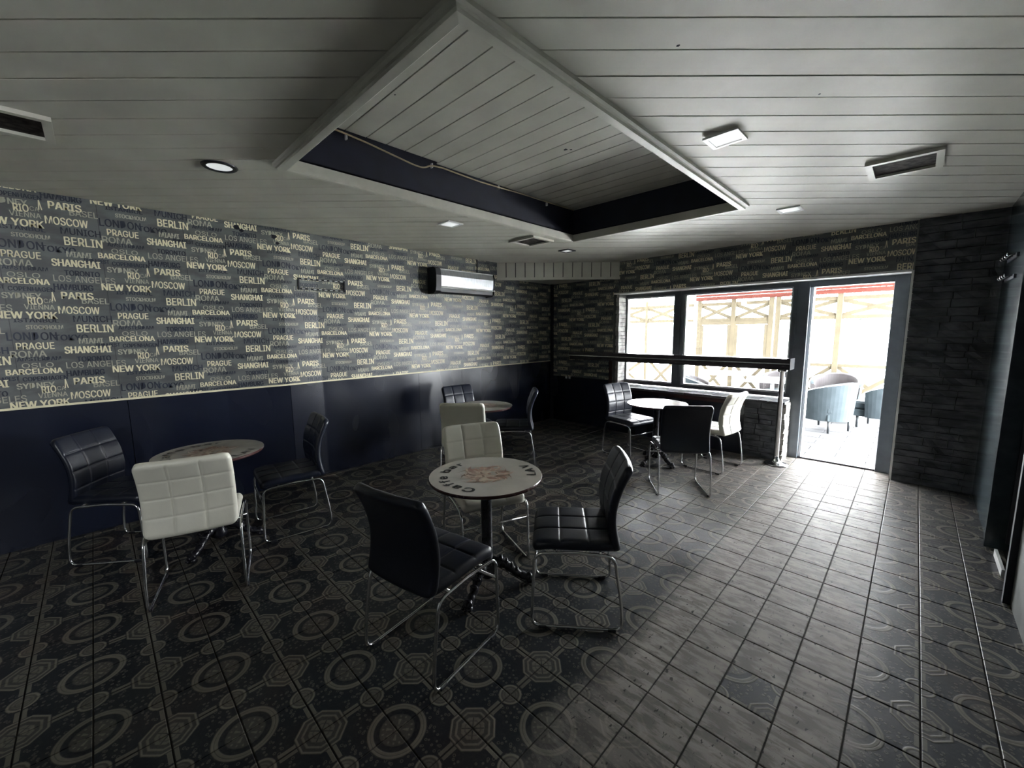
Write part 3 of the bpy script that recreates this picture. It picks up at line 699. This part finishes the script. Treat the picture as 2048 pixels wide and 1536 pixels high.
# ------------------------------------------------------------------ chairs
def coords(L, re, seams):
    h = L / 2; c = set()
    for d in (0, .0015, .005, .010, .017, .026, .040): c.add(round(-h + d, 5)); c.add(round(h - d, 5))
    for s in seams:
        for d in (-.022, -.012, -.0055, 0, .0055, .012, .022): c.add(round(s + d, 5))
    c = sorted(c); out = [c[0]]
    for v in c[1:]:
        g = v - out[-1]
        if g < .0012: continue
        n = int(g / .03)
        base = out[-1]
        for k in range(1, n + 1): out.append(base + g * k / (n + 1))
        out.append(v)
    out[-1] = h
    return out
def pad(W, L, T, nsx, nsl, front_q, back_q, warp):
    sx = [-W / 2 + W * (k + 1) / nsx for k in range(nsx - 1)]; sl = [-L / 2 + L * (k + 1) / nsl for k in range(nsl - 1)]
    X, V_ = coords(W, T / 2, sx), coords(L, T / 2, sl); R = .045; bm = bmesh.new()
    def corner(x, v):
        p = (abs(x) - (W / 2 - R)) / R; q_ = (abs(v) - (L / 2 - R)) / R
        if p > 0 and q_ > 0:
            x = math.copysign(W / 2 - R + R * p * math.sqrt(1 - q_ * q_ / 2), x); v = math.copysign(L / 2 - R + R * q_ * math.sqrt(1 - p * p / 2), v)
        return x, v
    def thick(x, v, quilt):
        d = min(W / 2 - abs(x), L / 2 - abs(v)); re = T / 2
        e = math.sqrt(max(0.0, 1 - (1 - min(d / re, 1)) ** 2)); h = T / 2 * e
        if quilt and d > .004:
            ds = min([abs(x - s) for s in sx] + [9]); dl = min([abs(v - s) for s in sl] + [9])
            g = max(math.exp(-(ds / .0045) ** 2), 0.8 * math.exp(-(dl / .0045) ** 2)) * min(1, d / .02)
            puff = .0022 * (1 - math.exp(-(min(ds, dl) / .035) ** 2)) * e
            h += puff - .0065 * g * e
        return h
    for sgn, quilt in ((1, front_q), (-1, back_q)):
        grid = [[bm.verts.new(warp(*corner(x, v), sgn * thick(x, v, quilt))) for v in V_] for x in X]
        for i in range(len(X) - 1):
            for j in range(len(V_) - 1):
                f = (grid[i][j], grid[i + 1][j], grid[i + 1][j + 1], grid[i][j + 1]); bm.faces.new(f if sgn > 0 else f[::-1])
    bmesh.ops.remove_doubles(bm, verts=bm.verts[:], dist=1e-5)
    me = bpy.data.meshes.new('pad'); bm.to_mesh(me); bm.free()
    for p in me.polygons: p.use_smooth = True
    return me
def seat_warp(x, v, n):                        # v: rear(-) .. front(+)
    y = v + 0.015; z = .462 - .9 * max(0, y - .12) ** 2 * 1.2 + .10 * max(0, -y - .05) ** 2 + .004 * math.cos(x * 6)
    return (x, y, z + n)
def back_warp(x, v, n):                        # v: bottom .. top
    t_ = (v + .235) / .47; y = -.222 + .042 * math.sin(math.pi * min(1, t_ * 1.0)) - .060 * t_ ** 2
    dy = (.042 * math.pi * math.cos(math.pi * t_) - .12 * t_) / .47
    nv = Vector((0, 1, -dy)).normalized(); cup = -.018 * (x / .23) ** 2 * -1
    return (x, y + nv.y * n + cup, .432 + t_ * .468 + nv.z * n)
SEATM = pad(.455, .455, .058, 3, 3, True, False, seat_warp)
BACKF = pad(.455, .47, .046, 3, 4, True, False, back_warp)
BACKQ = pad(.455, .47, .046, 3, 4, True, True, back_warp)
SEATW, BACKW, BACKWP = SEATM.copy(), BACKQ.copy(), BACKF.copy()
for me_, m_ in ((SEATM, 'black_leather'), (BACKF, 'black_leather'), (SEATW, 'white_leather'), (BACKW, 'white_leather'), (BACKWP, 'white_leather')): me_.materials.append(M[m_])
def side_frame(s):
    x = .238 * s; bm = bmesh.new()
    loop = [(x, .245, .010), (x, .228, .424), (x * .985, .02, .437), (x * .985, -.190, .424), (x, -.232, .16), (x, -.240, .010)]
    tube(bm, fillet(loop, .05, True, 6), .0085, closed=True, n=10); return mesh('side_frame', bm, True)
SF = [side_frame(-1), side_frame(1)]
for m_ in SF: m_.materials.append(M['chrome'])
bm = bmesh.new(); tube(bm, [(-.238, .229, .315), (.238, .229, .315)], .0075, n=10); CB = mesh('crossbar', bm, True); CB.materials.append(M['chrome'])
bm = bmesh.new(); tube(bm, [(-.234, -.12, .432), (.234, -.12, .432)], .008, n=8); tube(bm, [(-.234, .12, .430), (.234, .12, .430)], .008, n=8); UB = mesh('under_bar', bm, True); UB.materials.append(M['chrome'])
GM = mesh('glide', bx(-.012, .012, -.022, .022, 0, .016, bev=.003)); GM.materials.append(M['black_plastic'])
def chair(x, y, h, white, label, group, quilt_back=False):
    rz = math.atan2(h[1], h[0]) - math.pi / 2
    r = empty('cafe_chair', label, 'chair', (x, y, 0), rz, group)
    def part(n, me):
        o = bpy.data.objects.new(n, me); COL.objects.link(o); o.parent = r; return o
    part('seat', SEATW if white else SEATM)
    part('backrest', (BACKW if quilt_back else BACKWP) if white else BACKF)
    for m_ in SF: part('side_frame', m_)
    part('crossbar', CB); part('under_bar', UB)
    for sx in (-1, 1):
        for sy in (-1, 1): o = part('glide', GM); o.location = (sx * .238, sy * .185, 0)
    return r
gA, gB, gC, gD = 'chairs round the near table', 'chairs round the left table', 'chairs round the far left table', 'chairs round the window table'
chair(-1.665, 1.095, (-.18, .983), False, 'black leatherette chair seen from behind, nearest in the foreground', gA)
chair(-1.324, 1.863, (-.781, -.624), False, 'black leatherette chair on the right of the near table, side on', gA)
chair(-2.13, 1.862, (.93, -.36), True, 'white leatherette chair facing us, tucked behind the near table', gA, True)
chair(-3.175, .36, (-.963, .269), True, 'white leatherette chair, quilted back towards us, at the left table', gB, True)
chair(-4.11, .07, (.61, .79), False, 'black leatherette chair in shadow at far left, left of the left table', gB)
chair(-3.625, 1.038, (-.12, .993 * -1), False, 'black leatherette chair right of the left table, edge on against the wall', gB)
chair(-3.43, 3.52, (-.72, -.69), False, 'black leatherette chair right of the far left table, seen from the side', gC)
chair(-3.32, 2.68, (-.66, .75), True, 'white leatherette chair with plain back, before the far left table', gC)
chair(-4.01, 3.26, (.98, -.10), False, 'black leatherette chair against the left wall beyond the white chairs', gC)
chair(-2.557, 4.765, (.97, -.24), False, 'black leatherette chair left of the window table, quilted face lit', gD)
chair(-1.602, 4.014, (-.597, .80), False, 'black leatherette chair with plain back to us at the window table', gD)
chair(-1.60, 4.97, (-.96, .12), True, 'white leatherette chair between the window table and the bar post', gD, True)

# ------------------------------------------------------------------ round tables
MANE = [plain('print_brown_%d' % k, c, .3, var=.2, scale=25) for k, c in enumerate(((.30, .165, .115), (.42, .28, .21), (.19, .12, .08), (.50, .41, .31)))]
for k, n_ in enumerate(('print_rust', 'print_tan', 'print_umber', 'print_sand')): MANE[k].name = n_
M['print_ink'] = plain('print_ink', (.022, .026, .028), .35)
M['table_print'] = plain('tabletop_print', (.56, .535, .48), .22, var=.06, scale=6)
def arc_text(bm, txt, R, cap, span, a_mid, outward, offset=.02):
  vs, fs, (x0, x1, y0, y1) = word(txt, 0.0, 3, 1.22); W_ = x1 - x0
  for ex, ey in ((-offset * .5, -offset * .3), (offset * .5, offset * .3), (-offset * .5, offset * .3), (offset * .5, -offset * .3)):
    B = []
    for x, yv in vs:
        x, yv = x + ex, yv + ey
        s = ((x - x0) / W_ - .5) * span; hgt = yv / 0.72 * cap
        if outward: a = a_mid - s; rr = R + hgt
        else: a = a_mid + s; rr = R - hgt
        B.append(bm.verts.new((rr * math.cos(a), rr * math.sin(a), 0)))
    for f in fs:
        try: bm.faces.new([B[i] for i in f])
        except ValueError: pass
def stroke(bm, a, ra, rb, wdt, bend, z):
    n = 6; L_, R_ = [], []
    for k in range(n + 1):
        t_ = k / n; rr = ra + (rb - ra) * t_; aa = a + bend * t_ * t_; w_ = wdt * math.sin(math.pi * min(1, .15 + .85 * t_)) * .5 + .0008
        p = Vector((rr * math.cos(aa), rr * math.sin(aa) , z)); d = Vector((-math.sin(aa), math.cos(aa), 0)) * w_
        L_.append(bm.verts.new(p + d)); R_.append(bm.verts.new(p - d))
    for k in range(n): bm.faces.new((L_[k], L_[k + 1], R_[k + 1], R_[k]))
def blob(bm, cx, cy, rx, ry, z, n=14, jag=.1):
    bm.faces.new([bm.verts.new((cx + rx * (1 + random.uniform(-jag, jag)) * math.cos(2 * math.pi * k / n), cy + ry * (1 + random.uniform(-jag, jag)) * math.sin(2 * math.pi * k / n), z)) for k in range(n)])
def make_table_meshes():
    D = {}
    bm = bmesh.new(); lathe(bm, [(0, .705), (.325, .705), (.343, .709), (.347, .716), (.347, .724), (.3445, .7285), (.340, .7285), (0, .7285)], 72); D['tabletop'] = mesh('tabletop', bm)
    me = D['tabletop']; me.materials.append(M['table_edge']); me.materials.append(M['table_print'])
    for p in me.polygons:
        if p.center.z > .7284 and p.normal.z > .9: p.material_index = 1
    # the print: local +Y is the picture's upright
    bm = bmesh.new(); up = math.pi / 2
    arc_text(bm, 'Caffe bar', .234, .080, math.radians(128), up, True, .055); arc_text(bm, 'LAV', .308, .078, math.radians(40), up + math.pi, False, .055)
    for v in bm.verts: v.co.z = .7293
    D['print_lettering'] = mesh('print_lettering', bm); D['print_lettering'].materials.append(M['print_ink'])
    random.seed(21); bm = bmesh.new(); lay = []
    def add(fn, mi, *a):
        n0 = len(bm.faces); fn(bm, *a); bm.faces.ensure_lookup_table()
        for k in range(n0, len(bm.faces)): bm.faces[k].material_index = mi
    z = .7289
    for k in range(90):
        a = random.uniform(0, 2 * math.pi); lo = random.uniform(.02, .09); hi = lo + random.uniform(.06, .12)
        hi = min(hi, .185)
        add(stroke, random.choice((0, 1, 1, 2, 3, 3)), a, lo, hi, random.uniform(.014, .034), random.uniform(-.8, .8), z + k * 3e-6)
    z += .0004
    for (cx, cy, rx, ry, mi) in ((0, -.01, .055, .075, 3), (0, -.045, .030, .026, 4), (-.028, .022, .018, .008, 2), (.028, .022, .018, .008, 2), (0, -.022, .017, .010, 0), (0, .035, .009, .035, 1), (-.022, -.05, .016, .012, 4), (.022, -.05, .016, .012, 4), (0, -.068, .022, .006, 2), (-.055, .065, .018, .016, 1), (.055, .065, .018, .016, 1)):
        add(blob, mi, cx, cy, rx, ry, z); z += .00003
    D['print_lion'] = mesh('print_lion', bm)
    for m_ in MANE + [M['table_print']]: D['print_lion'].materials.append(m_)
    bm = bmesh.new(); lathe(bm, [(0, .704), (.10, .704), (.10, .698), (.04, .690), (.034, .68), (.034, .17), (.045, .16), (.052, .14), (.050, .12), (.060, .10), (.055, .07), (.030, .05), (0, .045)], 28); D['pole'] = mesh('pole', bm, True); D['pole'].materials.append(M['iron'])
    bm = bmesh.new()
    path = [(.030, .150), (.075, .150), (.120, .125), (.160, .090), (.200, .058), (.240, .040), (.268, .034), (.290, .024)]
    rad = [.034, .032, .029, .026, .024, .024, .030, .016]
    pp, rr2 = [], []
    for k in range(len(path) - 1):
        for j in range(3):
            t_ = j / 3; pp.append((path[k][0] * (1 - t_) + path[k + 1][0] * t_, 0, path[k][1] * (1 - t_) + path[k + 1][1] * t_)); rr2.append((rad[k] * (1 - t_) + rad[k + 1] * t_) * (1 + .14 * math.sin((k * 3 + j) * 1.9)))
    pp.append((path[-1][0], 0, path[-1][1])); rr2.append(rad[-1]); tube(bm, pp, rr2, n=12)
    for (x, zz, r_) in ((.085, .178, .016), (.120, .153, .016), (.152, .125, .015), (.186, .094, .014)):   # scrolls on the leg's back
        s_ = bmesh.ops.create_icosphere(bm, subdivisions=2, radius=r_)
        for v in s_['verts']: v.co = Vector((x + v.co.x, v.co.y * 2.0, zz + v.co.z))
    for yy in (-.021, 0, .021):                                                                            # three toes
        s_ = bmesh.ops.create_icosphere(bm, subdivisions=2, radius=.0165)
        for v in s_['verts']: v.co = Vector((.282 + v.co.x * 1.5 - abs(yy) * .5, yy + v.co.y * .75, min(.017, .0168) + v.co.z))
    D['leg'] = mesh('leg', bm, True); D['leg'].materials.append(M['iron'])
    return D
TD = make_table_meshes()
def table(x, y, up_deg, legs, label):
    r = empty('round_table', label, 'table', (x, y, 0), 0, 'round cafe tables')
    def part(n, me, par=r, rz=0.0):
        o = bpy.data.objects.new(n, me); COL.objects.link(o); o.parent = par; o.rotation_euler = (0, 0, rz); return o
    tt = part('tabletop', TD['tabletop'], r, math.radians(up_deg - 90)); part('print_lettering', TD['print_lettering'], tt); part('print_lion', TD['print_lion'], tt)
    part('pole', TD['pole'])
    for a in legs: part('leg', TD['leg'], r, math.radians(a))
    return r
table(-1.82, 1.612, -120, (-68, 50, 168), 'round table in the centre foreground, lion print and lettering readable on top')
table(-3.70, .53, -140, (-48, 75, 195), 'round table at the left behind the white quilted chair')
table(-3.60, 3.17, -150, (-40, 80, 200), 'round table far left near the lettered wall, beyond the white chairs')
table(-2.152, 4.667, -130, (-95, -20, 140), 'round table by the windows, its top white with glare')

# ------------------------------------------------------------------ standing bar in front of the windows
b = empty('bar_counter', 'long narrow dark bar counter on a chrome post before the windows', 'bar', (-1.067, 5.559, 0))
def rel(bm):
    for v in bm.verts: v.co -= Vector((-1.067, 5.559, 0))
    return bm
obj('counter_top', rel(bx(-4.05, -.985, 5.45, 5.68, 1.207, 1.262, bev=.004)), M['bar_wood'], b)
obj('metal_edge', rel(bx(-4.05, -.983, 5.443, 5.452, 1.200, 1.211)), M['chrome'], b)
obj('apron', rel(bx(-4.05, -.985, 5.47, 5.66, 1.135, 1.206, bev=.003)), M['bar_wood'], b)
obj('end_cap', rel(bx(-.986, -.978, 5.447, 5.682, 1.135, 1.264)), M['matte_black'], b)
bm = bmesh.new(); lathe(bm, [(0, 0), (.125, 0), (.125, .008), (.11, .016), (.07, .028), (.040, .045), (.028, .075), (.0255, .11), (.0255, 1.10), (.05, 1.11), (.05, 1.134), (0, 1.134)], 36); obj('post', bm, M['chrome'], b, smooth=True)

# ------------------------------------------------------------------ terrace outside
ter = struct(boxobj('terrace_floor', (-7.0, 3.0, YF + .13, 10.6, -.12, -.012), M['terrace_base']))
random.seed(3); big = bmesh.new()
yy = YF + .135; row = 0
TMe = mesh('paving_slab', bx(-.5, .5, -.5, .5, -.02, 0)); TMe.materials.append(M['terrace_tile'])
while yy < 10.5:
    xx = -6.9 + (row % 2) * .3
    while xx < 2.8:
        if -1.7 < xx < .1 and yy < 9.2:
            o = bpy.data.objects.new('paving_slab', TMe); COL.objects.link(o); o.parent = ter; o.location = (xx + .3, yy + .10, random.uniform(-.001, .001)); o.scale = (.594, .194, 1)
        else: box(big, xx + .003, xx + .597, yy + .003, yy + .197, -.02, 0)
        xx += .6
    yy += .2; row += 1
o = obj('paving_field', big, M['terrace_tile'], ter); o['kind'] = 'stuff'
g = boxobj('yard_ground', (-40, 40, 10.6, 80, -.30, -.14), M['ground']); struct(g)
YS = 9.8
def screen(x0, x1, post_w, label, posts, door=False):
    r = empty('timber_screen', label, 'screen', ((x0 + x1) / 2, YS, 0), 0, 'cream timber terrace screens'); ox = (x0 + x1) / 2
    def P(n, bm_):
        for v in bm_.verts: v.co.x -= ox; v.co.y -= YS
        obj(n, bm_, M['beige_wood'], r)
    for px_ in posts: P('post', bx(px_ - post_w / 2, px_ + post_w / 2, YS - .05, YS + .05, -.01, 2.30, bev=.004))
    for z0, z1 in ((2.12, 2.19), (1.775, 1.845), (.875, .935), (.06, .13)): P('rail', bx(x0, x1, YS - .03, YS + .03, z0, z1))
    for a, c in zip(posts, posts[1:]):
        for z0, z1 in ((1.845, 2.12), (.13, .875)):
            for f in (0, 1):
                bm_ = bmesh.new(); u0, u1 = a + post_w / 2, c - post_w / 2
                beam(bm_, (u0, YS + .012 * f, z1 if f else z0), (u1, YS + .012 * f, z0 if f else z1), .07, .02); P('brace', bm_)
        if door:
            for q0, q1 in ((a + post_w / 2, a + post_w / 2 + .06), (c - post_w / 2 - .06, c - post_w / 2)): P('leaf_stile', bx(q0, q1, YS - .045, YS - .005, .935, 1.699))
            P('leaf_rail', bx(a + post_w / 2, c - post_w / 2, YS - .045, YS - .005, 1.70, 1.775))
    return r
screen(-3.57, -2.12, .09, 'cream timber screen with cross braces and door leaves, behind the middle window', (-3.57, -2.86, -2.15), True)
screen(-2.06, 1.6, .09, 'cream timber screen with wide cross braces, seen through the doorway', (-2.03, -1.05, -.03, .99))
screen(-6.0, -3.7, .07, 'pale timber screen end glimpsed through the left window', (-5.9, -4.85, -4.05))
r = empty('fascia', 'red boarded fascia along the top of the terrace', 'fascia', (-1, YS - .075, 2.258))
for k in range(4): obj('board', bx(-2.65, 4.0, -.012, .012, -.02 + k * .085, -.02 + k * .085 + .082, bev=.002), M['red'], r)
for k, xx in enumerate((-2.62, -1.55)):
    lp = empty('terrace_spotlight', 'small pale spotlight under the red fascia, %s of the pair' % ('left' if k == 0 else 'right'), 'lamp', (xx, YS - .20, 2.17), 0, 'terrace spotlights')
    bm = bmesh.new(); lathe(bm, [(0, -.05), (.045, -.05), (.05, -.03), (.035, .03), (0, .035)], 20); obj('lamp_head', bm, M['white_plastic'], lp, smooth=True)
    obj('bracket', bx(-.008, .008, 0, .105, .02, .05), M['steel'], lp)
def tub_chair(x, y, rz, label, dark_inside=True):
    r = empty('tub_armchair', label, 'armchair', (x, y, 0), rz, 'grey tub armchairs on the terrace')
    bm = bmesh.new(); N = 28; ri, ro = .29, .36
    def ring(rad, zf, n=N):
        out = []
        for k in range(n + 1):
            a = math.radians(-200 + 220 * k / n)           # open towards +y
            hgt = zf(k / n); fl_ = 1 + .10 * max(0, hgt - .2)
            out.append(bm.verts.new((rad * fl_ * math.cos(a), rad * fl_ * math.sin(a) * 1.02, hgt)))
        return out
    top = lambda t_: .60 + .19 * math.sin(math.pi * t_) ** .8
    A, B = ring(ro * .93, lambda t_: .19), ring(ro, lambda t_: top(t_) - .02); C_, D_ = ring(ro - .02, lambda t_: top(t_)), ring(ri + .015, lambda t_: top(t_)); E_, F_ = ring(ri, lambda t_: top(t_) - .02), ring(ri, lambda t_: .25)
    L_ = [A, B, C_, D_, E_, F_]
    for P_, Q_ in zip(L_, L_[1:] + [A]):
        for k in range(N): bm.faces.new((P_[k], P_[k + 1], Q_[k + 1], Q_[k]))
    bm.faces.new([q_[0] for q_ in L_]); bm.faces.new([q_[-1] for q_ in L_][::-1]); bmesh.ops.recalc_face_normals(bm, faces=bm.faces[:])
    me = mesh('shell', bm, False); me.materials.append(M['grey_velvet']); me.materials.append(M['brown_velvet'])
    for p in me.polygons:
        rr = math.hypot(p.center.x, p.center.y)
        if rr < .335 and p.center.z > .3 and (p.normal.x * p.center.x + p.normal.y * p.center.y) < 0: p.material_index = 1
    o = bpy.data.objects.new('shell', me); COL.objects.link(o); o.parent = r
    obj('seat_cushion', bx(-.27, .27, -.26, .34, .30, .43, bev=.03), M['grey_velvet'], r, smooth=False)
    obj('seat_base', bx(-.27, .27, -.24, .33, .19, .30, bev=.01), M['grey_velvet'], r)
    bm = bmesh.new(); tube(bm, [(ro * 1.05 * math.cos(math.radians(-200 + 220 * k / 20)), ro * 1.06 * math.sin(math.radians(-200 + 220 * k / 20)), top(k / 20) - .012) for k in range(21)], .007, n=6); obj('piping', bm, M['white_pvc'], r, smooth=True)
    for sx in (-1, 1):
        for sy in (-.22, .24):
            bm = bmesh.new(); lathe(bm, [(0, 0), (.014, 0), (.022, .20), (0, .20)], 10, (sx * .22, sy)); obj('leg', bm, M['dark_leg'], r, smooth=True)
    return r
tub_chair(-.93, 8.05, math.radians(62), 'grey tub armchair nearest the doorway, outside on the terrace')
tub_chair(-.28, 8.75, math.radians(75), 'grey tub armchair behind the nearest one, outside to the right')
tub_chair(-2.72, 7.75, math.radians(-70), 'grey tub armchair outside the middle window, left of the terrace table')
tub_chair(-.95, 9.22, math.radians(178), 'grey tub armchair beyond the terrace table by the timber screen')
tub_chair(-1.78, 9.25, math.radians(172), 'grey tub armchair by the screen, left of its twin')
for x, y, lb in ((-1.72, 8.25, 'white square terrace table between the tub armchairs'), (-2.75, 9.0, 'white square terrace table further left by the screen')):
    r = empty('terrace_table', lb, 'table', (x, y, 0), .2)
    obj('tabletop', bx(-.4, .4, -.4, .4, .70, .73, bev=.004), M['white_top'], r); bm = bmesh.new(); lathe(bm, [(0, 0), (.22, 0), (.22, .02), (.03, .04), (.03, .69), (.12, .70), (0, .70)], 20); obj('pedestal', bm, M['white_top'], r, smooth=True)
rf = boxobj('shade_roof', (-7.0, 2.2, YF + .281, YS + .25, 2.62, 2.70), M['white_plaster']); struct(rf)  # unseen roof added to keep sky light off the terrace
for sx in (-6.6,):
    tw = struct(boxobj('shade_wall', (sx, sx + .12, YF + .29, YS + .2, -.01, 2.62), M['grey_plaster2']))  # unseen end wall added to block side light
for k in range(6): boxobj('roof_beam', (-6.6 + k * 1.5, -6.52 + k * 1.5, YF + .30, YS + .2, 2.50, 2.62), M['beige_wood'], rf)
# planting and trees in the yard
def tree(x, y, h, cr, label, seed):
    random.seed(seed); r = empty('tree', label, 'tree', (x, y, -.14), 0, 'pale trees in the yard')
    bm = bmesh.new(); tube(bm, [(0, 0, 0), (.05, .02, h * .35), (-.03, 0, h * .6), (0, 0, h * .85)], [.10, .075, .05, .02], n=8)
    for k in range(5):
        a = k * 1.26; tube(bm, [(0, 0, h * (.4 + .07 * k)), (cr * .35 * math.cos(a), cr * .35 * math.sin(a), h * (.55 + .07 * k)), (cr * .7 * math.cos(a), cr * .7 * math.sin(a), h * (.62 + .07 * k))], [.04, .025, .01], n=6)
    obj('trunk', bm, M['bark'], r, smooth=True)
    bm = bmesh.new()
    for k in range(700):
        while True:
            p = Vector((random.uniform(-1, 1), random.uniform(-1, 1), random.uniform(-1, 1)))
            if .25 < p.length < 1: break
        c = Vector((p.x * cr, p.y * cr, h * .72 + p.z * h * .32)); n1 = Vector((random.gauss(0, 1), random.gauss(0, 1), random.gauss(0, 1))).normalized(); n2 = n1.orthogonal().normalized(); s = random.uniform(.05, .11)
        bm.faces.new([bm.verts.new(c + n1 * s), bm.verts.new(c + n2 * s * .5), bm.verts.new(c - n1 * s), bm.verts.new(c - n2 * s * .5)])
    o = obj('crown', bm, M['leaf'], r); o['kind'] = 'stuff'
tree(-1.35, 15.5, 3.3, 1.0, 'slender leafy tree seen through the doorway left of centre', 1)
tree(-.25, 17.5, 3.6, .6, 'narrow tree seen through the doorway right of centre', 2)
tree(-6.8, 15.0, 4.2, 1.3, 'leafy tree far left through the left window', 3)
def shrub(x, y, s, label, seed):
    random.seed(seed); bm = bmesh.new()
    for k in range(350):
        a, b_ = random.uniform(0, 6.28), random.uniform(0, 1); c = Vector((math.cos(a) * s * (1 - b_ * .4) * random.uniform(.3, 1), math.sin(a) * s * random.uniform(.3, 1), b_ * s * 1.1)); n1 = Vector((random.gauss(0, 1), random.gauss(0, 1), random.gauss(0, 1) + .8)).normalized(); n2 = n1.orthogonal().normalized(); l = random.uniform(.04, .09)
        bm.faces.new([bm.verts.new(c + n1 * l), bm.verts.new(c + n2 * l * .4), bm.verts.new(c - n1 * l), bm.verts.new(c - n2 * l * .4)])
    tag(obj('shrub', bm, M['leaf'], loc=(x, y, -.14)), label, 'shrub', 'low shrubs in the yard')
shrub(-1.45, 12.6, .5, 'low shrub beyond the terrace, at the foot of the slender tree', 5)
shrub(-.1, 13.2, .6, 'low shrub beyond the terrace, right of the other', 6)

portal('portal_windows', ((XO0 - 1.06) / 2, YF + .2, 1.45), 2.45, 1.45)
portal('portal_side', (XR + .14, -2.165, 2.22), .57, .48).rotation_euler = (math.radians(90), 0, math.radians(90))
portal('portal_doorway', (-.57, YF + .2, 1.05), .80, 2.15)
